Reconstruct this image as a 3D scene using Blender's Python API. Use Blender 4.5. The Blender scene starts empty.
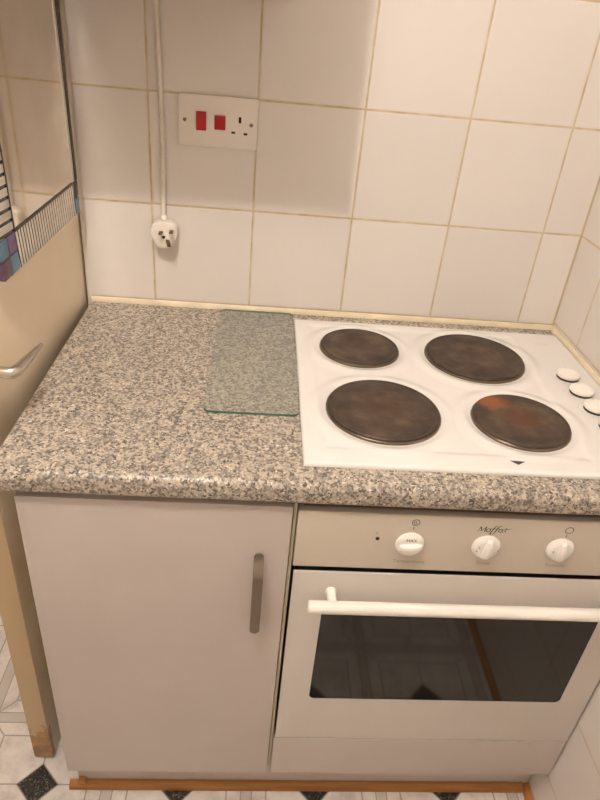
import bpy, bmesh, math, random
from mathutils import Vector, Matrix

random.seed(4)
PI = math.pi
S = bpy.context.scene
COL = S.collection
ZO = 0.90                      # worktop surface height above the floor; most z values below are measured from it


# ----------------------------------------------------------------------------------------------------------- materials
def lin(h):
    h = h.lstrip('#')
    c = [int(h[i:i + 2], 16) / 255 for i in (0, 2, 4)]
    return tuple([v / 12.92 if v <= .04045 else ((v + .055) / 1.055) ** 2.4 for v in c] + [1.0])


class NT:
    """small helper for writing node trees"""
    def __init__(self, name):
        self.m = bpy.data.materials.new(name)
        self.m.use_nodes = True
        self.t = self.m.node_tree
        self.t.nodes.clear()
        self.out = self.t.nodes.new('ShaderNodeOutputMaterial')
        self.b = self.t.nodes.new('ShaderNodeBsdfPrincipled')
        self.t.links.new(self.b.outputs[0], self.out.inputs[0])

    def put(self, sock, v):
        if isinstance(v, bpy.types.NodeSocket):
            self.t.links.new(v, sock)
        else:
            sock.default_value = v

    def n(self, typ, outp=0, props=None, **ins):
        nd = self.t.nodes.new(typ)
        for k, v in (props or {}).items():
            setattr(nd, k, v)
        for k, v in ins.items():
            k = k.replace('_', ' ')
            s = nd.inputs[int(k[1:])] if k[0] == 'i' and k[1:].isdigit() else nd.inputs[k]
            self.put(s, v)
        return nd.outputs[outp]

    def math(self, op, a, b=0.0, c=0.0, clamp=False):
        nd = self.t.nodes.new('ShaderNodeMath')
        nd.operation = op
        nd.use_clamp = clamp
        self.put(nd.inputs[0], a)
        self.put(nd.inputs[1], b)
        self.put(nd.inputs[2], c)
        return nd.outputs[0]

    def pos(self):
        return self.n('ShaderNodeNewGeometry', 'Position')

    def obj(self):
        return self.n('ShaderNodeTexCoord', 'Object')

    def xyz(self, v):
        nd = self.t.nodes.new('ShaderNodeSeparateXYZ')
        self.put(nd.inputs[0], v)
        return nd.outputs

    def noise(self, vec, scale, detail=2.0, rough=.5, outp=0):
        return self.n('ShaderNodeTexNoise', outp, Vector=vec, Scale=scale, Detail=detail, Roughness=rough)

    def ramp(self, fac, stops, interp='LINEAR'):
        nd = self.t.nodes.new('ShaderNodeValToRGB')
        cr = nd.color_ramp
        cr.interpolation = interp
        while len(cr.elements) < len(stops):
            cr.elements.new(.5)
        for e, (p, c) in zip(cr.elements, stops):
            e.position = p
            e.color = c if not isinstance(c, (int, float)) else (c, c, c, 1)
        self.put(nd.inputs[0], fac)
        return nd.outputs[0]

    def mix(self, f, a, b, mode='MIX'):
        nd = self.t.nodes.new('ShaderNodeMix')
        nd.data_type = 'RGBA'
        nd.blend_type = mode
        self.put(nd.inputs[0], f)
        self.put(nd.inputs[6], a)
        self.put(nd.inputs[7], b)
        return nd.outputs[2]

    def step(self, v, lo, hi):
        nd = self.t.nodes.new('ShaderNodeMapRange')
        nd.interpolation_type = 'SMOOTHSTEP'
        self.put(nd.inputs[0], v)
        nd.inputs[1].default_value = lo
        nd.inputs[2].default_value = hi
        return nd.outputs[0]

    def bump(self, h, strength=.3, dist=.002):
        self.put(self.b.inputs['Normal'], self.n('ShaderNodeBump', Height=h, Strength=strength, Distance=dist))

    def set(self, **k):
        for a, v in k.items():
            self.put(self.b.inputs[a.replace('_', ' ')], v)
        return self


def plain(name, hexcol, rough=.5, metal=0.0, var=.06, scale=9.0, spec=.5, bump=0.0, bscale=300, coat=0.0):
    t = NT(name)
    c = lin(hexcol)
    p = t.obj()
    f = t.noise(p, scale, 3)
    d = tuple([x * (1 - var * 1.6) for x in c[:3]] + [1])
    l = tuple([min(1, x * (1 + var)) for x in c[:3]] + [1])
    t.set(Base_Color=t.ramp(f, [(.3, d), (.7, l)]), Roughness=rough, Metallic=metal)
    t.b.inputs['Specular IOR Level'].default_value = spec
    if coat:
        t.b.inputs['Coat Weight'].default_value = coat
        t.b.inputs['Coat Roughness'].default_value = .08
    if bump:
        t.bump(t.noise(p, bscale, 2), bump, .001)
    return t.m


def tile_material(name, axis, u0, up, v0, vp):
    """square glazed wall tiles; u runs along the wall, v is world height"""
    t = NT(name)
    p = t.pos()
    x, y, z = t.xyz(p)
    u = x if axis == 'x' else y

    def dist(c, c0, pitch):
        f = t.math('FRACT', t.math('DIVIDE', t.math('SUBTRACT', c, c0), pitch))
        return t.math('MULTIPLY', t.math('MINIMUM', f, t.math('SUBTRACT', 1.0, f)), pitch)
    wob = t.math('MULTIPLY', t.math('SUBTRACT', t.noise(p, 60, 2), .5), .0012)
    d = t.math('ADD', t.math('MINIMUM', dist(u, u0, up), dist(z, v0, vp)), wob)
    tile = t.step(d, .0011, .0028)
    big = t.noise(p, 3.0, 3)
    idu = t.math('FLOOR', t.math('DIVIDE', t.math('SUBTRACT', u, u0), up))
    idv = t.math('FLOOR', t.math('DIVIDE', t.math('SUBTRACT', z, v0), vp))
    rnd = t.n('ShaderNodeTexWhiteNoise', 'Value', {'noise_dimensions': '2D'},
              Vector=t.n('ShaderNodeCombineXYZ', X=idu, Y=idv))
    base = t.ramp(t.math('ADD', t.math('MULTIPLY', big, .6), t.math('MULTIPLY', rnd, .4)),
                  [(.2, lin('#dbd3cc')), (.8, lin('#e4dcd5'))])
    grout = t.ramp(t.noise(p, 25, 3), [(.3, lin('#b8a27c')), (.7, lin('#d2c3a5'))])
    t.set(Base_Color=t.mix(tile, grout, base))
    t.set(Roughness=t.ramp(tile, [(0, .8), (1, .17)]))
    t.b.inputs['Specular IOR Level'].default_value = .45
    h = t.math('ADD', t.step(d, .001, .006), t.math('MULTIPLY', t.noise(p, 14, 2), .35))
    t.bump(h, .35, .0015)
    return t.m


def granite_material(name):
    t = NT(name)
    p = t.pos()
    w = t.n('ShaderNodeVectorMath', 0, {'operation': 'ADD'}, i0=p,
            i1=t.n('ShaderNodeVectorMath', 0, {'operation': 'SCALE'}, i0=t.noise(p, 260, 2, outp=1), Scale=.005))
    a = t.n('ShaderNodeTexVoronoi', 'Color', Vector=w, Scale=330.0)
    r = t.xyz(a)[0]
    col = t.ramp(r, [(0, lin('#453f3a')), (.16, lin('#6a635d')), (.32, lin('#968c83')), (.48, lin('#b5a898')),
                     (.76, lin('#c2b4a2')), (.93, lin('#ddd2c5'))], 'CONSTANT')
    b = t.xyz(t.n('ShaderNodeTexVoronoi', 'Color', Vector=w, Scale=190.0))[1]
    col = t.mix(t.math('MULTIPLY', t.math('LESS_THAN', b, .30), .55), col, lin('#6f6862'))
    col = t.mix(t.math('MULTIPLY', t.math('GREATER_THAN', b, .74), .5), col, lin('#cfc0ac'))
    col = t.mix(t.math('MULTIPLY', t.noise(p, 7, 2), .2), col, lin('#aea498'))
    t.set(Base_Color=col, Roughness=.33)
    t.b.inputs['Specular IOR Level'].default_value = .4
    t.bump(t.noise(p, 400, 2), .08, .0006)
    return t.m


def floor_material(name):
    """vinyl: pale marbled octagons, dark granite diamonds, grey line work"""
    t = NT(name)
    p = t.pos()
    x, y, z = t.xyz(p)
    P = .301

    def cell(c, c0):
        f = t.math('FRACT', t.math('ADD', t.math('DIVIDE', t.math('SUBTRACT', c, c0), P), .5))
        return t.math('MULTIPLY', t.math('ABSOLUTE', t.math('SUBTRACT', f, .5)), P)
    ax = cell(x, -1.095)
    ay = cell(y, -.548)
    s = t.math('ADD', ax, ay)                                  # diamond metric around the lattice points
    diamond = t.math('LESS_THAN', s, .042)

    def line(v, at, w):
        return t.math('LESS_THAN', t.math('ABSOLUTE', t.math('SUBTRACT', v, at)), w)
    mn = t.math('MINIMUM', ax, ay)
    mx = t.math('MAXIMUM', ax, ay)
    inner = t.math('LESS_THAN', mx, .107)
    l1 = t.math('MULTIPLY', t.math('LESS_THAN', mn, .0016), inner)          # spokes from the diamond points
    l2 = line(mx, .107, .0017)                                              # square frame
    l3 = t.math('MULTIPLY', line(t.math('SUBTRACT', ax, ay), 0.0, .0022), t.math('GREATER_THAN', mx, .107))   # mitres
    l4 = line(mx, .1385, .0013)
    band = t.math('GREATER_THAN', mx, .1385)
    lines = t.math('MAXIMUM', t.math('MAXIMUM', l1, l2), t.math('MAXIMUM', l3, l4))
    marble = t.ramp(t.noise(p, 18, 6, .65), [(.3, lin('#bdb4ac')), (.5, lin('#dcd4cd')), (.7, lin('#ece5de'))])
    marble = t.mix(t.math('MULTIPLY', band, .6), marble, lin('#b3aaa0'))
    col = t.mix(t.math('MULTIPLY', lines, .8), marble, lin('#958d85'))
    sp = t.ramp(t.xyz(t.n('ShaderNodeTexVoronoi', 'Color', Vector=p, Scale=420.0))[0],
                [(0, lin('#1c1a19')), (.6, lin('#3a3733')), (.86, lin('#6d675e'))], 'CONSTANT')
    col = t.mix(t.math('MULTIPLY', line(s, .043, .0025), .7), col, lin('#5f5850'))
    col = t.mix(diamond, col, sp)
    t.set(Base_Color=col, Roughness=.38)
    t.bump(t.noise(p, 120, 3), .08, .001)
    return t.m


def hotplate_material(name, rust):
    t = NT(name)
    p = t.obj()
    x, y, z = t.xyz(p)
    r = t.math('SQRT', t.math('ADD', t.math('MULTIPLY', x, x), t.math('MULTIPLY', y, y)))
    n1 = t.noise(t.n('ShaderNodeVectorMath', 0, {'operation': 'ADD'}, i0=p,
                     i1=t.n('ShaderNodeObjectInfo', 'Location')), 22, 5, .6)
    c = t.ramp(n1, [(.3, lin('#35291f')), (.5, lin('#524134')), (.72, lin('#705c49'))])
    cen = t.math('MULTIPLY', t.math('SUBTRACT', 1.0, t.step(r, .018, .045)), .65 if rust else .35)
    c = t.mix(cen, c, lin('#633d22' if rust else '#4f3827'))
    ring = t.math('MULTIPLY', t.noise(p, 40, 3), t.math('MULTIPLY', t.step(r, .052, .064), .6))
    c = t.mix(ring, c, lin('#2a2421'))
    if rust:
        dx = t.math('ADD', x, .038)
        dy = t.math('SUBTRACT', y, .052)
        rr = t.math('SQRT', t.math('ADD', t.math('MULTIPLY', dx, dx), t.math('MULTIPLY', t.math('MULTIPLY', dy, dy), 1.6)))
        rr = t.math('ADD', rr, t.math('MULTIPLY', t.math('SUBTRACT', t.noise(p, 50, 4), .5), .03))
        c = t.mix(t.math('SUBTRACT', 1.0, t.step(rr, .012, .040)), c, lin('#91562a'))
    t.set(Base_Color=c, Roughness=.55, Metallic=.15)
    w = t.math('SINE', t.math('MULTIPLY', r, 2600))
    t.bump(t.math('ADD', t.math('MULTIPLY', w, .15), n1), .25, .0008)
    return t.m


def wood_material(name, dark, light, axis=0):
    t = NT(name)
    p = t.pos()
    mp = t.t.nodes.new('ShaderNodeMapping')
    sc = [60, 60, 60]
    sc[axis] = 4
    mp.inputs['Scale'].default_value = sc
    t.put(mp.inputs[0], p)
    f = t.noise(mp.outputs[0], 1.0, 5, .6)
    t.set(Base_Color=t.ramp(f, [(.3, lin(dark)), (.7, lin(light))]), Roughness=.5)
    t.bump(f, .15, .001)
    return t.m


def door_material(name):
    """cream gloss paint, worn back to bare wood at the foot of the free edge"""
    t = NT(name)
    p = t.obj()
    x, y, z = t.xyz(p)
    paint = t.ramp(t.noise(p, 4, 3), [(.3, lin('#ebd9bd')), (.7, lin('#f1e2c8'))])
    paint = t.mix(t.math('LESS_THAN', y, -.4943), paint, lin('#c4aa84'))  # free-edge face gets a darker colour, so it looks less lit
    bare = t.ramp(t.noise(p, 45, 4), [(.3, lin('#8d6032')), (.7, lin('#b98a52'))])
    edge = t.math('ADD', t.math('SUBTRACT', z, t.math('MULTIPLY', x, .25)), t.math('MULTIPLY', t.math('SUBTRACT', t.noise(p, 80, 5, .8), .5), .16))
    edge = t.math('SUBTRACT', edge, .008)
    f = t.math('SUBTRACT', 1.0, t.step(edge, .100, .108))
    f = t.math('MULTIPLY', f, t.math('LESS_THAN', y, -.482))
    t.set(Base_Color=t.mix(f, paint, bare), Roughness=.36)
    t.bump(t.noise(p, 60, 3), .1, .001)
    return t.m


def stripe_material(name, axis, pitch, phase, fade=None):
    """off-white glass slips with dark joints"""
    t = NT(name)
    p = t.obj()
    c = t.xyz(p)[axis]
    skew = t.math('MULTIPLY', t.xyz(p)[1 if axis == 2 else 2], .06)
    f = t.math('FRACT', t.math('DIVIDE', t.math('ADD', t.math('ADD', c, skew), phase), pitch))
    m = t.math('LESS_THAN', f, .30)
    base = t.ramp(t.noise(p, 30, 2), [(.3, lin('#cfc6ba')), (.7, lin('#e2dbd0'))])
    t.set(Base_Color=t.mix(m, base, lin('#1f1915')), Roughness=.22)
    t.bump(t.math('SUBTRACT', 1.0, m), .3, .001)
    return t.m


def steel_material(name, hexc, rough, axis=2):
    t = NT(name)
    p = t.obj()
    mp = t.t.nodes.new('ShaderNodeMapping')
    sc = [900, 900, 900]
    sc[axis] = 20
    mp.inputs['Scale'].default_value = sc
    t.put(mp.inputs[0], p)
    f = t.noise(mp.outputs[0], 1.0, 2)
    c = lin(hexc)
    t.set(Base_Color=t.ramp(f, [(.3, tuple([v * .8 for v in c[:3]] + [1])), (.7, c)]), Metallic=1.0, Roughness=rough)
    return t.m


def clear_glass(name, tint, haze, hazecol, gloss_rough=.03):
    """clear sheet: tinted see-through, Fresnel mirror on top, a little surface haze"""
    t = NT(name)
    t.t.nodes.remove(t.b)
    p = t.pos()
    tr = t.n('ShaderNodeBsdfTransparent', Color=tint)
    df = t.n('ShaderNodeBsdfDiffuse', Color=hazecol)
    gl = t.n('ShaderNodeBsdfGlossy', Color=(1, 1, 1, 1), Roughness=gloss_rough)
    m1 = t.n('ShaderNodeMixShader', i0=t.math('MULTIPLY', t.ramp(t.noise(p, 9, 4), [(.3, .7), (.7, 1.0)]), haze), i1=tr, i2=df)
    fr = t.n('ShaderNodeFresnel', IOR=1.5)
    m2 = t.n('ShaderNodeMixShader', i0=t.math('MULTIPLY', fr, .9), i1=m1, i2=gl)
    t.t.links.new(m2, t.out.inputs[0])
    return t.m


M = {}
M['tile_back'] = tile_material('glazed_tile_back', 'x', -.897, .203, ZO + .2176, .2059)
M['tile_right'] = tile_material('glazed_tile_right', 'y', -.124, .203, ZO + .2176, .200)
M['plaster'] = plain('painted_plaster', '#e2dbd0', .8, var=.03, scale=3)
M['ceiling'] = plain('ceiling_paint', '#efebe4', .9, var=.02, scale=3)
M['floor'] = floor_material('vinyl_floor')
M['granite'] = granite_material('granite_laminate')
M['bead'] = plain('sealant_bead', '#e4d6ba', .45, var=.10, scale=14)
M['corner_grout'] = plain('corner_grout', '#c9b692', .8, var=.1)
M['edge_trim'] = plain('tile_edge_trim', '#e8dfd4', .35, var=.02)
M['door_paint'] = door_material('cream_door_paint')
M['cab_white'] = plain('cabinet_white', '#c6bab2', .42, var=.025, scale=6)
M['carcass'] = plain('cabinet_carcass', '#c9b69f', .6, var=.03)
M['oven_white'] = plain('oven_enamel', '#d5ccc3', .30, var=.015, scale=5)
M['panel_white'] = plain('control_panel_enamel', '#d2c6b6', .32, var=.015, scale=5)
M['enamel'] = plain('hob_enamel', '#e8e4df', .16, var=.015, scale=8, coat=.4)
M['knob_white'] = plain('knob_plastic', '#f1ebe2', .28, var=.01)
M['plastic_white'] = plain('white_plastic', '#eae2d8', .32, var=.015)
M['plug_white'] = plain('plug_plastic', '#ece4d8', .4, var=.02)
M['cable'] = plain('cable_sheath', '#e0d7c8', .45, var=.06, scale=20)
M['red'] = plain('red_rocker', '#b00d18', .28, var=.05)
M['gap_side'] = plain('beige_side', '#b3a68c', .6, var=.05)  # even beige of the housing side panel
M['black'] = plain('black_void', '#0d0b0a', .6)
M['print_black'] = plain('print_and_shade_black', '#3a342e', .5)
M['print_grey'] = plain('printed_grey', '#a3937f', .6)
M['print_pale'] = plain('printed_pale', '#c3b8ac', .6)
M['brass'] = plain('dull_brass', '#6d5234', .45, metal=.6, var=.1)
M['screw'] = plain('screw_steel', '#8d8172', .4, metal=.8)
M['hot'] = hotplate_material('cast_iron_plate', False)
M['hot_rust'] = hotplate_material('cast_iron_plate_rusty', True)
M['hot_rim'] = plain('burnt_rim', '#7a6a5a', .30, metal=.75, var=.15, scale=30)
M['wood_bead'] = wood_material('varnished_softwood', '#96602a', '#c28a4c', 0)
M['wood_bead_y'] = wood_material('varnished_softwood_return', '#96602a', '#c28a4c', 1)
M['dark_wood'] = wood_material('dark_batten', '#3e2818', '#5f4029', 0)
M['brushed'] = steel_material('brushed_nickel', '#94877a', .45, 2)
M['satin'] = steel_material('satin_chrome', '#d9d2c8', .25, 1)
M['stripe_rail'] = stripe_material('slip_mosaic_rail', 1, .0102, .0)
M['stripe_stile'] = stripe_material('slip_mosaic_stile', 2, .0165, .004)
M['stripe_pale'] = plain('pale_slips', '#cdc4b6', .3, var=.05)
M['frame_dark'] = plain('dark_mottled_frame', '#3f342b', .4, var=.3, scale=160)
M['blue'] = plain('blue_glass_tile', '#5d7f9b', .2, var=.14, scale=60)
M['purple'] = plain('purple_glass_tile', '#6f557e', .2, var=.16, scale=60)
M['plum'] = plain('plum_glass_tile', '#65485d', .2, var=.16, scale=60)
M['board_glass'] = clear_glass('clear_board_glass', (.968, .984, .970, 1), .26, lin('#c6c9bb'))
M['board_edge'] = plain('green_glass_edge', '#4f6f5f', .15, var=.1)

t = NT('mirror_silver')
t.set(Base_Color=t.ramp(t.noise(t.obj(), 9, 5), [(.3, lin('#e3dbcf')), (.7, lin('#f2ece2'))]), Metallic=1.0, Roughness=.06)
M['mirror'] = t.m
t = NT('oven_window_glass')
t.set(Base_Color=t.ramp(t.noise(t.obj(), 6, 3), [(.3, lin('#17130f')), (.7, lin('#211b15'))]), Roughness=.06)
t.b.inputs['Specular IOR Level'].default_value = .5
M['oven_glass'] = t.m


# --------------------------------------------------------------------------------------------------------- mesh helpers
def add_box(bm, x0, x1, y0, y1, z0, z1, bev=0.0, seg=2, rot=None):
    vs = [bm.verts.new((x, y, z)) for x in (x0, x1) for y in (y0, y1) for z in (z0, z1)]
    idx = [(0, 1, 3, 2), (4, 6, 7, 5), (0, 4, 5, 1), (2, 3, 7, 6), (0, 2, 6, 4), (1, 5, 7, 3)]
    fs = [bm.faces.new([vs[i] for i in f]) for f in idx]
    if bev:
        es = list({e for f in fs for e in f.edges})
        r = bmesh.ops.bevel(bm, geom=es, offset=bev, segments=seg, profile=.6, affect='EDGES')
    return bm


def add_lathe(bm, prof, n=48, c=(0, 0, 0), axis='z'):
    """prof: list of (r, h); closed at ends where r == 0"""
    rings = []
    for r, h in prof:
        if r < 1e-7:
            rings.append([bm.verts.new((0, 0, h))])
        else:
            rings.append([bm.verts.new((r * math.cos(2 * PI * i / n), r * math.sin(2 * PI * i / n), h)) for i in range(n)])
    for a, b in zip(rings, rings[1:]):
        for i in range(n):
            j = (i + 1) % n
            if len(a) == 1 and len(b) == 1:
                continue
            if len(a) == 1:
                bm.faces.new((a[0], b[i], b[j]))
            elif len(b) == 1:
                bm.faces.new((a[i], b[0], a[j]))
            else:
                bm.faces.new((a[i], a[j], b[j], b[i]))
    vs = [v for r in rings for v in r]
    for v in vs:
        x, y, z = v.co
        if axis == 'y':            # axis points to -y (towards the viewer)
            v.co = (x, -z, y)
        elif axis == 'x':
            v.co = (z, x, y)
        v.co += Vector(c)
    return vs


def add_tube(bm, pts, radii, n=14, squash=None):
    pts = [Vector(p) for p in pts]
    if not isinstance(radii, (list, tuple)):
        radii = [radii] * len(pts)
    rings = []
    up = Vector((0, 0, 1))
    for i, p in enumerate(pts):
        d = (pts[min(i + 1, len(pts) - 1)] - pts[max(i - 1, 0)]).normalized()
        if abs(d.dot(up)) > .97:
            up = Vector((0, 1, 0))
        s = d.cross(up).normalized()
        u = s.cross(d).normalized()
        q = squash or 1.0
        rings.append([bm.verts.new(p + radii[i] * (math.cos(2 * PI * k / n) * s + q * math.sin(2 * PI * k / n) * u)) for k in range(n)])
    for a, b in zip(rings, rings[1:]):
        for i in range(n):
            j = (i + 1) % n
            bm.faces.new((a[i], a[j], b[j], b[i]))
    bm.faces.new(rings[0][::-1])
    bm.faces.new(rings[-1])
    return bm


def add_poly(bm, pts2, y0, y1, bev=0.0, seg=2):
    """outline in (x, z) extruded along y"""
    a = [bm.verts.new((x, y0, z)) for x, z in pts2]
    b = [bm.verts.new((x, y1, z)) for x, z in pts2]
    n = len(a)
    fs = [bm.faces.new(a), bm.faces.new(b[::-1])]
    for i in range(n):
        j = (i + 1) % n
        fs.append(bm.faces.new((a[j], a[i], b[i], b[j])))
    if bev:
        es = list(fs[0].edges) + list(fs[1].edges)
        bmesh.ops.bevel(bm, geom=es, offset=bev, segments=seg, profile=.5, affect='EDGES')
    return bm


def sm(v, lo, hi):
    t_ = max(0, min(1, (v - lo) / (hi - lo)))
    return t_ * t_ * (3 - 2 * t_)


def rrect(x0, x1, z0, z1, r, n=6):
    out = []
    for cx, cz, a0 in ((x1 - r, z1 - r, 0), (x0 + r, z1 - r, 90), (x0 + r, z0 + r, 180), (x1 - r, z0 + r, 270)):
        for k in range(n + 1):
            a = math.radians(a0 + 90 * k / n)
            out.append((cx + r * math.cos(a), cz + r * math.sin(a)))
    return out


def world(o):
    v = Vector((0, 0, 0))
    while o is not None:
        v += o.location
        o = o.parent
    return v


def obj(name, bm, mat, parent=None, loc=None, local=False, smooth=True, z=True):
    """link bm as ONE mesh object. Vertices are given in world coordinates (z from the worktop when z=True)
    unless local=True; loc is the object's origin in those same coordinates."""
    me = bpy.data.meshes.new(name)
    bmesh.ops.recalc_face_normals(bm, faces=bm.faces[:])
    L = Vector(loc or (0, 0, 0))
    if not local:
        off = Vector((0, 0, ZO)) if z else Vector()
        for v in bm.verts:
            v.co += off
        if loc is None:
            lo = Vector([min(v.co[i] for v in bm.verts) for i in range(3)])
            hi = Vector([max(v.co[i] for v in bm.verts) for i in range(3)])
            L = (lo + hi) / 2
        else:
            L = L + off
        for v in bm.verts:
            v.co -= L
        if parent is not None:
            L = L - world(parent)
    bm.to_mesh(me)
    bm.free()
    me.materials.append(mat)
    o = bpy.data.objects.new(name, me)
    COL.objects.link(o)
    o.parent = parent
    o.location = L
    if smooth:
        for p in me.polygons:
            p.use_smooth = True
        me.set_sharp_from_angle(angle=math.radians(32))
    return o


def tag(o, label, cat, group=None):
    o['label'] = label
    o['category'] = cat
    if group:
        o['group'] = group
    return o


def thing(name, label, cat, loc=(0, 0, 0), group=None, rot=(0, 0, 0)):
    o = bpy.data.objects.new(name, None)
    o.empty_display_size = .05
    COL.objects.link(o)
    o.location = (loc[0], loc[1], loc[2] + ZO)
    o.rotation_euler = rot
    return tag(o, label, cat, group)


def struct(o):
    o['kind'] = 'structure'
    return o


def box(name, mat, parent, *a, bev=0.0, seg=2, **k):
    bm = bmesh.new()
    add_box(bm, *a, bev=bev, seg=seg)
    return obj(name, bm, mat, parent, **k)


def text_bm(s, size, x, y, z, shear=0.0, spacing=1.0, depth=.0003, align='CENTER'):
    """raised lettering on a plane that faces -y"""
    cu = bpy.data.curves.new('lettering', 'FONT')
    cu.body = s
    cu.size = size
    cu.shear = shear
    cu.space_character = spacing
    cu.align_x = align
    cu.align_y = 'CENTER'
    o = bpy.data.objects.new('lettering', cu)
    COL.objects.link(o)
    me = bpy.data.meshes.new_from_object(o.evaluated_get(bpy.context.evaluated_depsgraph_get()))
    bpy.data.objects.remove(o)
    bm = bmesh.new()
    bm.from_mesh(me)
    bpy.data.meshes.remove(me)
    for v in bm.verts:
        v.co = (x + v.co.x, y - depth, z + v.co.y)
    return bm


def merge(dst, src):
    me = bpy.data.meshes.new('tmp')
    src.to_mesh(me)
    src.free()
    dst.from_mesh(me)
    bpy.data.meshes.remove(me)


def stroke(bm, pts, w, y, h=.0003):
    """flat pen stroke on a plane facing -y; pts in (x, z), w width or list of widths"""
    pts = [Vector(p) for p in pts]
    ws = w if isinstance(w, (list, tuple)) else [w] * len(pts)
    L, Rr = [], []
    for i, p in enumerate(pts):
        d = (pts[min(i + 1, len(pts) - 1)] - pts[max(i - 1, 0)]).normalized()
        nrm = Vector((-d.y, d.x)) * ws[i] / 2
        L.append(bm.verts.new((p.x + nrm.x, y - h, p.y + nrm.y)))
        Rr.append(bm.verts.new((p.x - nrm.x, y - h, p.y - nrm.y)))
    for i in range(len(pts) - 1):
        bm.faces.new((L[i], Rr[i], Rr[i + 1], L[i + 1]))


def arc(cx, cz, rx, rz, a0, a1, n=14):
    return [(cx + rx * math.cos(math.radians(a0 + (a1 - a0) * k / n)), cz + rz * math.sin(math.radians(a0 + (a1 - a0) * k / n))) for k in range(n + 1)]


# ------------------------------------------------------------------------------------------------------------ the room
XL, YF, ZC = -2.0, -2.3, 1.52
struct(box('floor', M['floor'], None, XL - .1, .1, YF - .1, .45, -.95, -.90))
struct(box('ceiling', M['ceiling'], None, XL - .1, .1, YF - .1, .45, ZC, ZC + .06))
struct(box('wall_back', M['tile_back'], None, -1.034, .1, 0, .25, -.90, ZC))
struct(box('trim_1', M['edge_trim'], None, -1.0425, -1.034, .0005, .2505, -.90, ZC, bev=.002))
struct(box('wall_right', M['tile_right'], None, 0, .1, YF, 0, -.90, ZC))
struct(box('wall_left', M['plaster'], None, XL - .1, XL, YF, .45, -.90, ZC))
struct(box('wall_front', M['plaster'], None, XL - .1, .1, YF - .1, YF, -.90, ZC))
struct(box('wall_hall', M['plaster'], None, XL, -1.0425, .26, .45, -.90, ZC))

# sealing beads where worktop meets tiles (quarter round)
bm = bmesh.new()
pr = [(0, 0), (-.0062, 0), (-.0060, .003), (-.0045, .0075), (-.0018, .0100), (0, .0103)]
a = [bm.verts.new((-1.033, y, z)) for y, z in pr]
b = [bm.verts.new((0, y, z)) for y, z in pr]
for i in range(len(pr)):
    j = (i + 1) % len(pr)
    bm.faces.new((a[i], a[j], b[j], b[i]))
bm.faces.new(a)
bm.faces.new(b[::-1])
struct(obj('trim_2', bm, M['bead']))
bm = bmesh.new()
a = [bm.verts.new((x, -.0064, z)) for x, z in pr]
b = [bm.verts.new((x, -.598, z)) for x, z in pr]
for i in range(len(pr)):
    j = (i + 1) % len(pr)
    bm.faces.new((a[i], a[j], b[j], b[i]))
bm.faces.new(a)
bm.faces.new(b[::-1])
struct(obj('trim_3', bm, M['bead']))
bm = bmesh.new()
add_poly(bm, [(-.0032, 0), (-.0001, 0), (-.0001, 1.40), (-.0032, 1.40)], -.0026, -.0001)
struct(obj('trim_4', bm, M['corner_grout'], z=True)).location.z += .0108

# wooden quarter-round along the foot of the units and on along the tiled wall
def quad_profile(w, h, n=7):
    return [(0, 0), (-w, 0), (-w, .25 * h)] + [(-w * math.cos(PI / 2 * k / n), .25 * h + .75 * h * math.sin(PI / 2 * k / n)) for k in range(1, n + 1)]


bm = bmesh.new()
pr = quad_profile(.014, .019)
a = [bm.verts.new((-1.024, -.545 + y, -.90 + z)) for y, z in pr]
b = [bm.verts.new((-.016 , -.545 + y, -.90 + z)) for y, z in pr]
for i in range(len(pr)):
    j = (i + 1) % len(pr)
    bm.faces.new((a[i], a[j], b[j], b[i]))
bm.faces.new(a)
bm.faces.new(b[::-1])
bb = struct(obj('baseboard_front', bm, M['wood_bead']))
box('corner_block', M['wood_bead'], bb, -1.0040, -.9890, -.5560, -.5455, -.8810, -.8700, bev=.0012)
bm = bmesh.new()
a = [bm.verts.new((x - .0005, -.545, -.90 + z)) for x, z in quad_profile(.014, .019)]
b = [bm.verts.new((x - .0005, YF + .02, -.90 + z)) for x, z in quad_profile(.014, .019)]
n = len(a)
for i in range(n):
    j = (i + 1) % n
    bm.faces.new((a[i], a[j], b[j], b[i]))
bm.faces.new(a)
bm.faces.new(b[::-1])
struct(obj('baseboard_right', bm, M['wood_bead_y']))

# ---- the open door, standing just off the left end of the units
TH = math.atan(.06)
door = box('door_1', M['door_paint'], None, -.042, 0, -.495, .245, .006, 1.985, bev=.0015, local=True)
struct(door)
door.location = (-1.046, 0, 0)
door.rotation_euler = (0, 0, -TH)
hb = bmesh.new()
add_lathe(hb, [(0, 0), (.0255, 0), (.0255, .006), (.0235, .0085), (.011, .0085), (.011, .010), (0, .010)], 36, (0, 0, 0), 'x')
rose = obj('door_handle', hb, M['satin'], door, (0.0005, -.474, ZO + .085), local=True)
hb = bmesh.new()
c = [(.010, 0, 0), (.030, 0, 0), (.043, 0, 0), (.0475, .0018, 0), (.0500, .0055, 0), (.0512, .012, 0), (.0520, .025, 0), (.0530, .050, 0), (.0540, .075, .0), (.0546, .096, 0), (.0547, .099, 0)]
add_tube(hb, c, [.0088, .0088, .0090, .0092, .0092, .0088, .0083, .0068, .0050, .0028, .0008], 18)
obj('lever', hb, M['satin'], rose, (0, 0, 0), local=True)
kb = bmesh.new()
add_lathe(kb, [(0, 0), (.016, 0), (.016, .004), (.0145, .006), (0, .006)], 32, (0, 0, 0), 'x')
obj('keyhole_cover', kb, M['satin'], door, (0.0005, -.474, ZO + .020), local=True)

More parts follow.
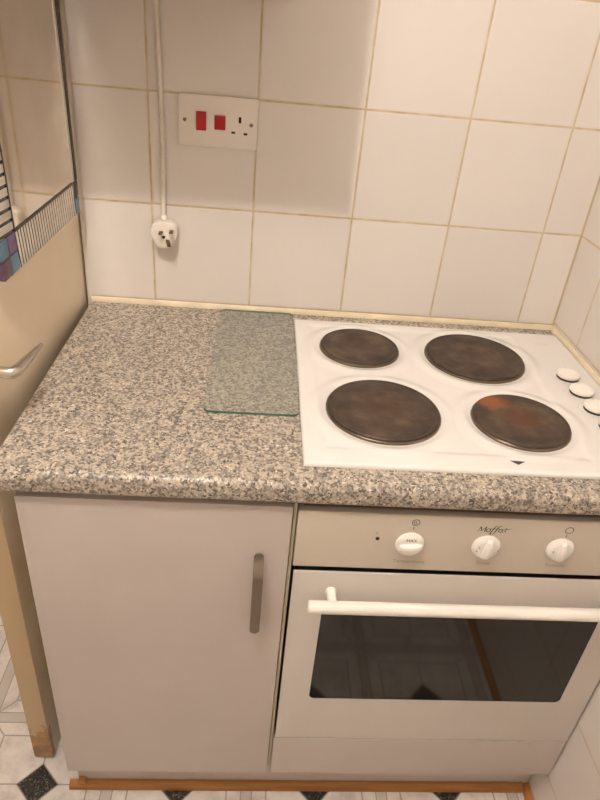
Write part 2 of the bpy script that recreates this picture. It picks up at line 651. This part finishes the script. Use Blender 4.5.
# ---- framed mirror hung on the door, a touch out of level
mroot = bpy.data.objects.new('wall_mirror', None)
COL.objects.link(mroot)
tag(mroot, 'mirror in striped mosaic frame with blue and purple corner squares on the cream door', 'mirror')
PVT = Vector((.0015, -.395, ZO + .191))
mroot.matrix_world = Matrix.Translation((-1.046, 0, 0)) @ Matrix.Rotation(-TH, 4, 'Z') @ Matrix.Translation(PVT) @ Matrix.Rotation(math.radians(2.3), 4, 'X')
MW, MH, FW, MT = .352, .520, .060, .020
def mbox(name, mat, y0, y1, z0, z1, x0=0.0, x1=MT, par=mroot, bev=.0012):
    bm = bmesh.new()
    add_box(bm, x0, x1, y0, y1, z0, z1, bev=bev)
    return obj(name, bm, mat, par, ((x0 + x1) / 2, (y0 + y1) / 2, (z0 + z1) / 2) if False else (0, 0, 0), local=True)


mbox('mirror_glass', M['mirror'], FW - .002, MW - .026, FW - .002, MH - FW + .002, .004, .0185, bev=0)
mbox('backing_board', M['frame_dark'], .002, MW - .002, .002, MH - .002, 0, .0038, bev=0)
FS = .023                                                       # far stile is the narrow dark one
for z0, z1 in ((0, FW), (MH - FW, MH)):
    mbox('frame_rail', M['stripe_rail'], FW, MW - FS, z0, z1, .004)
mbox('frame_stile', M['stripe_stile'], 0, FW, FW, MH - FW, .004)
fs_ = mbox('frame_stile', M['stripe_pale'], MW - FS, MW - .0125, FW, MH - FW, .004)
fs_['label'] = 'narrow pale frame stile'
mbox('edge_slip', M['frame_dark'], MW - .0123, MW - .001, FW, MH - FW, .004, MT + .0012)['label'] = 'dark mottled outer edge of the frame'
for z0 in (0, MH - FW):
    for i in range(2):
        for j in range(2):
            mm = [[M['plum'], M['blue']], [M['blue'], M['purple']]][j][i]
            mbox('corner_tile', mm, .0012 + i * .030, .0288 + i * .030, z0 + .0012 + j * .030, z0 + .0288 + j * .030, .004, MT + .0006)['label'] = ('blue' if mm is M['blue'] else 'purple') + ' glass corner tile'
    for j in range(2):
        mm = (M['blue'], M['frame_dark'])[j]
        q = mbox('corner_tile', mm, MW - FS + .0012, MW - .0012, z0 + .0012 + j * .030, z0 + .0288 + j * .030, .004, MT + .0006)
        q['label'] = ('blue', 'dark')[j] + ' glass corner tile'
# dark slips edging the mirror opening
LP = .0028
mbox('edge_slip', M['frame_dark'], FW, MW - FS, FW - LP, FW, .012, MT + .0012, bev=.0004)
mbox('edge_slip', M['frame_dark'], FW, MW - FS, MH - FW, MH - FW + LP, .012, MT + .0012, bev=.0004)
mbox('edge_slip', M['frame_dark'], FW - LP, FW, FW, MH - FW, .012, MT + .0012, bev=.0004)
mbox('edge_slip', M['frame_dark'], 0, FW, .0292, .0308, .012, MT + .0003, bev=.0002)
mbox('edge_slip', M['frame_dark'], .0292, .0308, 0, FW, .012, MT + .0003, bev=.0002)

# ------------------------------------------------------------------------------------------------------------- worktop
WX0, WX1, WYF, WT = -1.0320, -.0005, -.600, .036
bm = bmesh.new()
pr = [(-.0005, 0)]
R1 = .013
for k in range(9):
    a_ = PI / 2 + PI / 2 * k / 8
    pr.append((WYF + R1 + R1 * math.cos(a_), -R1 + R1 * math.sin(a_)))
R2 = .007
for k in range(6):
    a_ = PI + PI / 2 * k / 5
    pr.append((WYF + R2 + R2 * math.cos(a_), -WT + R2 + R2 * math.sin(a_)))
pr.append((-.0005, -WT))
a = [bm.verts.new((WX0, y, z)) for y, z in pr]
b = [bm.verts.new((WX1, y, z)) for y, z in pr]
for i in range(len(pr)):
    j = (i + 1) % len(pr)
    bm.faces.new((a[i], a[j], b[j], b[i]))
bm.faces.new(a)
bm.faces.new(b[::-1])
tag(obj('worktop', bm, M['granite']), 'speckled grey-beige granite-effect worktop with rounded front edge', 'worktop')

# --------------------------------------------------------------------------------------------------------- base cabinet
YD = -.5895
cab = thing('base_cabinet', 'white single-door base cabinet under the bare left end of the worktop', 'cabinet', (-.806, -.30, -.768))
bm = bmesh.new()
add_box(bm, -1.0055, -.9895, -.5695, -.02, -.768, -.0365)
obj('side_panel', bm, M['carcass'], cab)
box('side_panel', M['carcass'], cab, -.6215, -.6055, -.5695, -.02, -.768, -.0365)
box('bottom_panel', M['carcass'], cab, -.9893, -.6217, -.5685, -.02, -.768, -.752)
box('back_panel', M['carcass'], cab, -.9893, -.6217, -.026, -.02, -.7518, -.0365)
box('top_rail', M['carcass'], cab, -.9893, -.6217, -.5685, -.47, -.055, -.0368)
cd = box('door', M['cab_white'], cab, -1.0055, -.6065, YD, -.5705, -.767, -.0500, bev=.0016, seg=3)
# flat bow handle: end pad on the door, ramp out, long straight grip
bm = bmesh.new()
HW = .0080
HZ0, HZ1 = -.1440, -.3045
sec = []
zs = [0, .0008, .0018, .0032, .0050, .0080, .013, .020, .027, .032, .040, .060, .090, .120, .140, .1525, .1555, .1573, .1587, .1597, .1605]
for q in zs:
    e_ = min(q, .1605 - q)
    wd_ = math.sqrt(max(.02, 1 - (1 - min(1, e_ / .0080)) ** 2))
    dp_ = .0030 + .0205 * sm(q, 0, .034) - .0050 * sm(q, .10, .1605)
    sec.append((HZ0 - q, dp_, wd_))
top, bot = [], []
TK = .0045
for z, dpt, w in sec:
    top.append((bm.verts.new((-.6520 - HW * w, YD - dpt - TK, z)), bm.verts.new((-.6520 + HW * w, YD - dpt - TK, z))))
    bot.append((bm.verts.new((-.6520 - HW * w, YD - max(dpt - TK * .3, .0001), z)), bm.verts.new((-.6520 + HW * w, YD - max(dpt - TK * .3, .0001), z))))
for i in range(len(sec) - 1):
    bm.faces.new((top[i][0], top[i][1], top[i + 1][1], top[i + 1][0]))
    bm.faces.new((bot[i][1], bot[i][0], bot[i + 1][0], bot[i + 1][1]))
    for s in (0, 1):
        q = (top[i][s], top[i + 1][s], bot[i + 1][s], bot[i][s])
        bm.faces.new(q if s == 0 else q[::-1])
bm.faces.new((top[0][1], top[0][0], bot[0][0], bot[0][1]))
bm.faces.new((top[-1][0], top[-1][1], bot[-1][1], bot[-1][0]))
hd = obj('handle', bm, M['brushed'], cd)
bm = bmesh.new()
add_lathe(bm, [(0, 0), (.005, 0), (.005, .017), (0, .017)], 20, (-.652, YD - .0002, -.282), 'y')
obj('handle_post', bm, M['brushed'], hd)

# ------------------------------------------------------------------------------------------------- oven housing and oven
hs = thing('oven_housing', 'white housing unit around the oven with plain filler panel below it', 'cabinet', (-.30, -.30, -.768))
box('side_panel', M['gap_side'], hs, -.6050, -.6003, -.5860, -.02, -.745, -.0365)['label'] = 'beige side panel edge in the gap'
box('side_panel', M['carcass'], hs, -.0165, -.0025, -.566, -.02, -.768, -.0365)
box('base_panel', M['carcass'], hs, -.5903, -.0167, -.566, -.02, -.768, -.745)
box('batten', M['dark_wood'], hs, -.5903, -.0167, -.584, -.562, -.0500, -.0368)['label'] = 'dark wood batten under the worktop edge'
box('filler_panel', M['cab_white'], hs, -.5985, -.0045, YD, -.5705, -.7655, -.6425, bev=.0014, seg=3)

ov = thing('oven', 'white built-in electric oven with dark window below the hob', 'oven', (-.30, -.30, -.742))
box('oven_body', M['black'], ov, -.585, -.022, -.565, -.05, -.742, -.060)['label'] = 'black oven casing seen in the gaps'
cp = box('control_panel', M['panel_white'], ov, -.5985, -.0040, YD, -.567, -.1705, -.0565, bev=.0022, seg=3)
od = box('oven_door', M['oven_white'], ov, -.5960, -.0040, YD, YD + .0040, -.6400, -.1815, bev=.0014, seg=3)
box('door_seal', M['black'], od, -.5930, -.0070, YD + .0042, -.567, -.6380, -.1825)['label'] = 'black inner door seal'
# window
bm = bmesh.new()
add_poly(bm, rrect(-.5420, -.0625, -.5090, -.2620, .010), YD - .0012, YD + .0006)
obj('oven_window', bm, M['oven_glass'], od)
# bar handle
bm = bmesh.new()
add_lathe(bm, [(0, 0), (.0095, 0), (.0105, .0015), (.0105, .5355), (.0095, .537), (0, .537)], 28, (-.5705, YD - .034, -.2235), 'x')
oh = obj('handle', bm, M['knob_white'], od)
for hx in (-.5320, -.0695):
    bm = bmesh.new()
    add_lathe(bm, [(0, 0), (.0095, 0), (.0085, .004), (.0078, .006), (.0078, .0285), (0, .0285)], 24, (hx, YD - .0003, -.2235), 'y')
    obj('handle_post', bm, M['knob_white'], oh)


def make_knob(x, z, ang, kind):
    bm = bmesh.new()
    add_lathe(bm, [(0, 0), (.0215, 0), (.0224, .0015), (.0218, .005), (.0180, .0090), (.0170, .0096), (0, .0098)], 48, (x, YD - .0004, z), 'y')
    k = obj('control_knob', bm, M['knob_white'], cp, (x, YD, z))
    bm = bmesh.new()
    # tapered finger grip
    n = 12
    prof = [(-.0175, .0050, .0086), (-.0160, .0062, .0135), (-.011, .0066, .0165), (0, .0064, .0175), (.011, .0060, .0165), (.0170, .0048, .0135), (.0190, .0036, .0086)]
    rows = []
    for s, hw, hh in prof:
        rows.append([bm.verts.new((hw, -.0088, s)), bm.verts.new((hw * .72, -hh + .001, s)), bm.verts.new((hw * .4, -hh, s)), bm.verts.new((-hw * .4, -hh, s)), bm.verts.new((-hw * .72, -hh + .001, s)), bm.verts.new((-hw, -.0088, s))])
    for a, b in zip(rows, rows[1:]):
        for i in range(5):
            bm.faces.new((a[i], a[i + 1], b[i + 1], b[i]))
    bm.faces.new(rows[0][::-1])
    bm.faces.new(rows[-1])
    g = obj('grip', bm, M['knob_white'], k, (0, -.0004, 0), local=True)
    g.rotation_euler = (0, math.radians(ang), 0)
    return k


def knob_print(k, strokes, txt=None):
    """markings printed on the sloping knob skirt, as flat marks just proud of it"""
    marks = []
    for pts, w in strokes:
        bm = bmesh.new()
        stroke(bm, pts, w, 0, 0)
        marks.append(('dial_mark', bm))
    if txt:
        s, size, px, pz = txt
        marks.append(('dial_lettering', text_bm(s, size, px, 0, pz, depth=0)))
    for name, bm in marks:
        for v in bm.verts:
            r = math.hypot(v.co.x, v.co.z)
            v.co.y = -(.0101 if r < .0172 else .0096 - (r - .0172) * .0042 / .0046 + .0006) - .0003
        obj(name, bm, M['print_black'], k, (0, 0, 0), local=True)


ZK = -.1120
k1 = make_knob(-.4225, ZK, 84, 0)
knob_print(k1, [([(.0190, -.004), (.0190, -.0068)], .0014)], ('MAX', .0076, -.0005, .0132))
k2 = make_knob(-.3025, ZK, 4, 1)
knob_print(k2, [([(-.0145, .0040), (-.0120, .0045)], .0018), ([(-.0175, -.0030), (-.0150, -.0026)], .0018), ([(.0165, -.0020), (.0190, -.0016)], .0016)])
k3 = make_knob(-.1835, ZK, -4, 2)
knob_print(k3, [([(-.0150, .0016), (-.0128, .0020)], .0016), ([(-.0150, -.0008), (-.0128, -.0004)], .0010)])

# lettering on the panel
bm = bmesh.new()
lx, lz, u = -.3215, -.0830, .00115
def L(pts, w=.0011):
    stroke(bm, [(lx + u * (x + .20 * z), lz + u * z) for x, z in pts], [q * 1.3 for q in w] if isinstance(w, list) else w * 1.3, YD, .0003)
L([(0, 0), (1.3, 8.6)], [.0006, .0007])                        # M
L([(1.3, 8.6), (4.6, 1.2)], [.0014, .0013])
L([(4.6, 1.2), (8.6, 8.6)], [.0006, .0006])
L([(8.6, 8.6), (9.2, 0)], [.0014, .0014])
L(arc(13.6, 2.6, 2.7, 2.7, 0, 360, 20), .0011)                 # o
L([(16.0, -4.6), (17.6, -3.6), (18.6, 0), (19.4, 5), (20.2, 8.6), (21.6, 10.4), (23.6, 10.2)], [.0005, .0009, .0013, .0013, .0012, .0009, .0006])   # f
L([(21.0, -4.6), (22.6, -3.6), (23.6, 0), (24.4, 5), (25.2, 8.6), (26.6, 10.6), (28.8, 10.3)], [.0005, .0009, .0013, .0013, .0012, .0009, .0006])   # f
L([(16.6, 5.2), (27.6, 5.3)], .0008)
L(arc(30.2, 2.5, 2.6, 2.6, 40, 330, 18), .0010)                # a
L([(32.7, 5.2), (32.7, 1.2), (33.4, 0), (34.4, .2)], .0011)
L([(36.6, 8.2), (36.3, 1.6), (37.0, .2), (38.6, .5)], [.0008, .0012, .0010, .0006])   # t
L([(34.6, 5.2), (38.6, 5.5), (44.0, 5.9)], [.0009, .0008, .0004])
obj('logo_lettering', bm, M['print_black'], cp)
def printed(name, parts, mat):
    bm = bmesh.new()
    for pts, w_ in parts:
        stroke(bm, pts, w_, YD)
    return obj(name, bm, mat, cp)


printed('thermostat_symbol', [(arc(-.4195, -.0705, .0058, .0058, 0, 360, 24), .0011), (arc(-.4195, -.0705, .0030, .0030, 100, 330, 14), .0009),
                              ([(-.4195, -.0680), (-.4195, -.0715), (-.4175, -.0715)], .0007)], M['print_black'])
printed('function_symbol', [(arc(-.1785, -.0745, .0062, .0062, -70, 250, 26), .0012), ([(-.1806, -.0803), (-.1765, -.0803)], .0010)], M['print_black'])
printed('neon_symbol', [([(-.4775, -.0925), (-.4745, -.0925)], .0006), ([(-.4775, -.0965), (-.4755, -.0945), (-.4735, -.0965)], .0006)], M['print_black'])
for q in ([(-.4213, -.0795), (-.4213, -.0840)], [(-.3000, -.0895), (-.3006, -.0850)], [(-.1802, -.0835), (-.1802, -.0880)]):
    printed('index_tick', [(q, .0013)], M['print_black'])
for s_, x, z in (('Temperature', -.4170, -.1515), ('Timer', -.2970, -.1500), ('Function', -.1790, -.1490)):
    obj('knob_caption', text_bm(s_, .0095, x, YD, z), M['print_grey'], cp)
bm = bmesh.new()
add_lathe(bm, [(0, 0), (.0032, 0), (.0028, .0008), (0, .001)], 18, (-.4733, YD - .0002, -.1055), 'y')
obj('indicator_light', bm, M['black'], cp)

# ----------------------------------------------------------------------------------------------------------- plinth board
tag(box('kickboard', M['cab_white'], None, -1.0055, -.003, -.5445, -.530, -.8995, -.7685), 'pale kickboard set back along the foot of the cabinet and oven', 'kickboard')

# ------------------------------------------------------------------------------------------------------------------- hob
HX0, HX1, HY0, HY1 = -.5950, -.0090, -.5555, -.0430
hob = thing('electric_hob', 'white enamel four-plate electric hob set in the worktop', 'hob', ((HX0 + HX1) / 2, (HY0 + HY1) / 2, 0))
plates = [(-.4675, -.1690, .0790), (-.2350, -.1825, .0990), (-.4535, -.4005, .0970), (-.2185, -.4140, .0830)]
bm = bmesh.new()
NX, NY = 150, 132


def hob_h(x, y):
    e = min(x - HX0, HX1 - x, y - HY0, HY1 - y)
    h = .0022 + .0050 * math.sqrt(max(0, 1 - (1 - min(1, e / .006)) ** 2))
    # sunken cooking field left of the knob strip
    cx1 = -.1195 + (y + .08) * .03
    ein = min(x - (HX0 + .028), cx1 - x, y - (HY0 + .036), (HY1 - .022) - y)
    h -= .0026 * sm(ein, 0, .012)
    for px, py, r in plates:
        d = math.hypot(x - px, y - py)
        h += .0034 * (1 - sm(d, r + .016, r + .036))
        h -= .0034 * (1 - sm(d, r + .002, r + .014))
    return h


def spread_axis(a, b, n):
    # extra samples near both ends
    v = [a, a + .0008, a + .002, a + .0035, a + .006]
    v += [a + .006 + (b - a - .012) * i / (n) for i in range(1, n)]
    v += [b - .006, b - .0035, b - .002, b - .0008, b]
    return v


xs, ys = spread_axis(HX0, HX1, NX), spread_axis(HY0, HY1, NY)
g = [[bm.verts.new((x, y, hob_h(x, y))) for y in ys] for x in xs]
for i in range(len(xs) - 1):
    for j in range(len(ys) - 1):
        bm.faces.new((g[i][j], g[i + 1][j], g[i + 1][j + 1], g[i][j + 1]))
rim = [g[i][0] for i in range(len(xs))] + [g[-1][j] for j in range(1, len(ys))] + [g[i][-1] for i in range(len(xs) - 2, -1, -1)] + [g[0][j] for j in range(len(ys) - 2, 0, -1)]
low = [bm.verts.new((v.co.x, v.co.y, .0003)) for v in rim]
for i in range(len(rim)):
    j = (i + 1) % len(rim)
    bm.faces.new((rim[i], low[i], low[j], rim[j]))
bm.faces.new(low)
pan = obj('hob_top', bm, M['enamel'], hob)
for i, (px, py, r) in enumerate(plates):
    hp = bmesh.new()
    add_lathe(hp, [(0, .0125), (.024, .0125), (.027, .0131), (.030, .0138), (r * .55, .0140), (r * .885, .0140), (r * .90, .0135), (r * .915, .0140), (r * .955, .0140), (r * .975, .0128), (r * .985, .0110), (r * .975, .0098), (r * .95, .0094), (0, .0094)], 72)
    o = obj('hotplate', hp, M['hot_rust'] if i == 3 else M['hot'], hob, (px - hob.location.x, py - hob.location.y, 0), local=True)
    if i == 3:
        o['label'] = 'hotplate with an orange rust patch'
    hp = bmesh.new()
    add_lathe(hp, [(r * .93, .0094), (r * .995, .0094), (r * 1.006, .0086), (r * 1.012, .0050), (r * .93, .0046)], 72)
    obj('rim_ring', hp, M['hot_rim'], o, (0, 0, 0), local=True)
kn = bmesh.new()
add_lathe(kn, [(0, .0001), (.0175, .0001), (.0175, .0040), (.0212, .0046), (.0222, .0060), (.0218, .0100), (.0185, .0122), (.010, .0134), (0, .0137)], 40)
kme = obj('control_knob', kn, M['knob_white'], hob, (-.0660 - hob.location.x, -.2440 - hob.location.y, .0073), local=True)
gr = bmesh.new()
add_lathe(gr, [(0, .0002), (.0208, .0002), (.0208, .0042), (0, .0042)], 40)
sme = obj('knob_shadow_ring', gr, M['print_black'], kme, (0, 0, 0), local=True)  # black ring added to draw the shade under the knob disc
sme['label'] = 'dark ring standing in for the shade under the knob'
sme.name = 'knob_shade_ring'
gr = bmesh.new()
add_box(gr, -.0010, .0010, .0085, .0185, .0118, .0134, bev=.0004)
gme = obj('pointer_ridge', gr, M['knob_white'], kme, (0, 0, 0), local=True)
for i, (kx, ky) in enumerate(((-.0640, -.3030), (-.0620, -.3610), (-.0600, -.4190))):
    c1 = kme.copy()
    COL.objects.link(c1)
    c1.parent = hob
    c1.location = (kx - hob.location.x, ky - hob.location.y, .0073)
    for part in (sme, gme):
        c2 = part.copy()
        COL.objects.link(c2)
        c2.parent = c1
for kx, ky in ((-.066, -.244), (-.064, -.303), (-.062, -.361), (-.060, -.419)):
    for ddx, ddy in ((-.030, .006), (-.028, -.008), (-.015, -.026)):
        bm = bmesh.new()
        add_lathe(bm, [(0, .0076), (.0010, .0076), (0, .0077)], 8, (kx + ddx, ky + ddy, 0))
        obj('dial_dot', bm, M['print_grey'], pan)
bm = bmesh.new()
for i, (x0, x1, yy) in enumerate(((-.082, -.068, -.0975), (-.065, -.048, -.0985), (-.0785, -.066, -.1035), (-.0625, -.052, -.1045))):
    q = [bm.verts.new((x, y, .00745)) for x, y in ((x0, yy - .0009), (x1, yy - .0009), (x1, yy + .0009), (x0, yy + .0009))]
    bm.faces.new(q)
obj('faded_print', bm, M['print_pale'], pan)
bm = bmesh.new()
def tri_v(x, y):
    return bm.verts.new((x, y, hob_h(x, y) + .0004))
q = [tri_v(-.2750, -.5270), tri_v(-.2640, -.5375), tri_v(-.2500, -.5285)]
bm.faces.new(q)
obj('pointer_mark', bm, M['print_black'], pan)['label'] = 'small black wedge mark on the front rim'

# ------------------------------------------------------------------------------------------------------ glass board
gb = thing('chopping_board', 'clear green-tinted glass board lying on the worktop left of the hob', 'chopping board', (-.677, -.22, .0005))
bm = bmesh.new()
out = rrect(-.7545, -.5968, -.4240, -.0125, .012)
def slab(bm, pts, z0, z1, caps=True, inset=0.0):
    a = [bm.verts.new((x, y, z0)) for x, y in pts]
    b = [bm.verts.new((x, y, z1)) for x, y in pts]
    if caps:
        bm.faces.new(b)
    else:
        for i in range(len(pts)):
            j = (i + 1) % len(pts)
            bm.faces.new((a[i], a[j], b[j], b[i]))
slab(bm, out, .0006, .0048)
obj('glass_sheet', bm, M['board_glass'], gb, smooth=False)
bm = bmesh.new()
slab(bm, out, .0006, .0048, caps=False)
obj('polished_edge', bm, M['board_edge'], gb, smooth=True)['label'] = 'dark green polished glass edge'

# ------------------------------------------------------------------------------------------------ cooker control switch
sk = thing('cooker_switch', 'white double wall plate with two red rocker switches and a socket', 'socket', (-.7665, 0, .3800))
SY = -.0090
bm = bmesh.new()
add_poly(bm, rrect(-.8400, -.6930, .3360, .4245, .003), SY, -.0004, bev=.0018)
bp = obj('face_plate', bm, M['plastic_white'], sk)
for x0, x1, z0, z1 in ((-.8075, -.7890, .3640, .3975), (-.7735, -.7530, .3675, .3925)):
    bm = bmesh.new()
    add_box(bm, x0, x1, SY - .0045, SY - .0002, z0, z1, bev=.0012)
    for v in bm.verts:                                  # rockers lean in at the bottom
        if v.co.y < SY - .002 and v.co.z < (z0 + z1) / 2:
            v.co.y += .0022
    obj('rocker_switch', bm, M['red'], sk)
for x0, x1, z0, z1 in ((-.7285, -.7235, .3820, .3925), (-.7415, -.7345, .3625, .3665), (-.7185, -.7115, .3615, .3655)):
    bm = bmesh.new()
    add_box(bm, x0, x1, SY - .0006, SY - .0002, z0, z1)
    obj('socket_hole', bm, M['black'], sk)
for x, z in ((-.8290, .3808), (-.7045, .3798)):
    bm = bmesh.new()
    add_lathe(bm, [(0, 0), (.0035, 0), (.0033, .0008), (.0010, .0011), (0, .0008)], 20, (x, SY - .0002, z), 'y')
    s_ = obj('screw', bm, M['screw'], sk)
    bm = bmesh.new()
    add_box(bm, x - .0028, x + .0028, SY - .0016, SY - .0013, z - .0004, z + .0004)
    obj('screw_slot', bm, M['black'], s_)

# ---------------------------------------------------------------------------------------------------- plug on its cable
pl = thing('hanging_plug', 'cream three-pin plug hanging on a cable against the tiles', 'plug', (-.8700, 0, .165))
# body outline (x, z) relative to the centre: broad shoulders by the cable, narrowing to the earth pin
PX, PZ = -.8700, .1640
outl = [(0, .0275), (.012, .0268), (.0195, .0240), (.0240, .0185), (.0252, .0110), (.0252, .0010), (.0235, -.0060), (.0195, -.0120), (.0150, -.0185), (.0095, -.0245), (.0030, -.0270), (-.0080, -.0265),
        (-.0150, -.0235), (-.0205, -.0165), (-.0240, -.0080), (-.0252, .0020), (-.0250, .0120), (-.0238, .0190), (-.0195, .0242), (-.012, .0268)]
ca, sa = math.cos(math.radians(3)), math.sin(math.radians(3))
outl = [(PX + x * ca - z * sa, PZ + x * sa + z * ca) for x, z in outl]
bm = bmesh.new()
add_poly(bm, outl, -.0320, -.0050, bev=.004, seg=4)
body = obj('plug_body', bm, M['plug_white'], pl)
PB = -.0320
for dx, dz, hw, hh, ln in ((-.0045, .0080, .0036, .0014, .0177), (.0165, .0105, .0036, .0014, .0177), (.0065, -.0105, .0036, .0030, .0200)):
    x, z = PX + dx * ca - dz * sa, PZ + dx * sa + dz * ca
    bm = bmesh.new()
    add_box(bm, x - hw, x + hw, PB - ln, PB - .0001, z - hh, z + hh, bev=.0008)
    for v in bm.verts:
        if dz < 0 and v.co.y < PB - ln * .5:            # the earth pin sits a little askew
            v.co.x += .0055
            v.co.z -= .0030
    obj('pin', bm, M['brass'], body)
bm = bmesh.new()
add_lathe(bm, [(0, 0), (.0033, 0), (.0030, .0005), (0, .0005)], 20, (PX - .0005, PB - .0002, PZ - .0030), 'y')
obj('screw_hole', bm, M['black'], body)
bm = bmesh.new()
pts = []
for k in range(25):
    f = k / 24
    z = PZ + .026 + (.68 - .165) * f
    pts.append((-.8735 - .003 * sm(f, .2, 1.0) + .0016 * math.sin(f * 5.2), -.0055 - .006 * (1 - sm(f, 0, .12)), z))
add_tube(bm, pts, .0046, 12, squash=.7)
obj('cable', bm, M['cable'], pl)
bm = bmesh.new()
add_tube(bm, [(-.8708, -.0150, PZ + .0270), (-.8718, -.0125, PZ + .035)], [.0065, .0055], 14)
obj('cord_grip', bm, M['plug_white'], pl)

# ------------------------------------------------------- wall cupboard just above the picture, it shades the tiles below
wc = thing('wall_cupboard', 'white single-door wall cupboard over the left end of the worktop', 'cupboard', (-.82, -.17, .598))
CZ = .598
box('carcass', M['carcass'], wc, -1.0080, -.6370, -.3120, -.0130, CZ, CZ + .60, bev=.001)
wd = box('door', M['cab_white'], wc, -1.0080, -.6370, -.3310, -.3130, CZ, CZ + .60, bev=.0015)
box('handle', M['brushed'], wd, -.684, -.668, -.3480, -.3312, CZ + .06, CZ + .22, bev=.004)

# -------------------------------------------------------------------------------------------------------- light & camera
def lamp(name, typ, loc, energy, color, **k):
    l = bpy.data.lights.new(name, typ)
    l.energy = energy
    l.color = color
    for a, v in k.items():
        setattr(l, a, v)
    o = bpy.data.objects.new(name, l)
    o.location = (loc[0], loc[1], loc[2] + ZO)
    COL.objects.link(o)
    return o


lamp('ceiling_lamp', 'POINT', (-.95, -1.08, 1.44), 36, (1.0, .928, .87), shadow_soft_size=.025)

w = bpy.data.worlds.new('room')
S.world = w
w.use_nodes = True
w.node_tree.nodes['Background'].inputs[0].default_value = (1.0, .84, .68, 1)
w.node_tree.nodes['Background'].inputs[1].default_value = .02

cam = bpy.data.cameras.new('camera')
cam.sensor_fit = 'HORIZONTAL'
cam.sensor_width = 36
cam.lens = 630.99 * 36 / 600
cam.clip_start = .02
co = bpy.data.objects.new('camera', cam)
co.location = (-.67443, -1.29541, .56587 + ZO)
co.rotation_euler = (1.022035, -.084233, -.036009)
COL.objects.link(co)
S.camera = co
S.view_settings.view_transform = 'Standard'
S.view_settings.look = 'None'
S.view_settings.exposure = 0.0
S.cycles.blur_glossy = 0.05
S.cycles.sample_clamp_indirect = 0.0
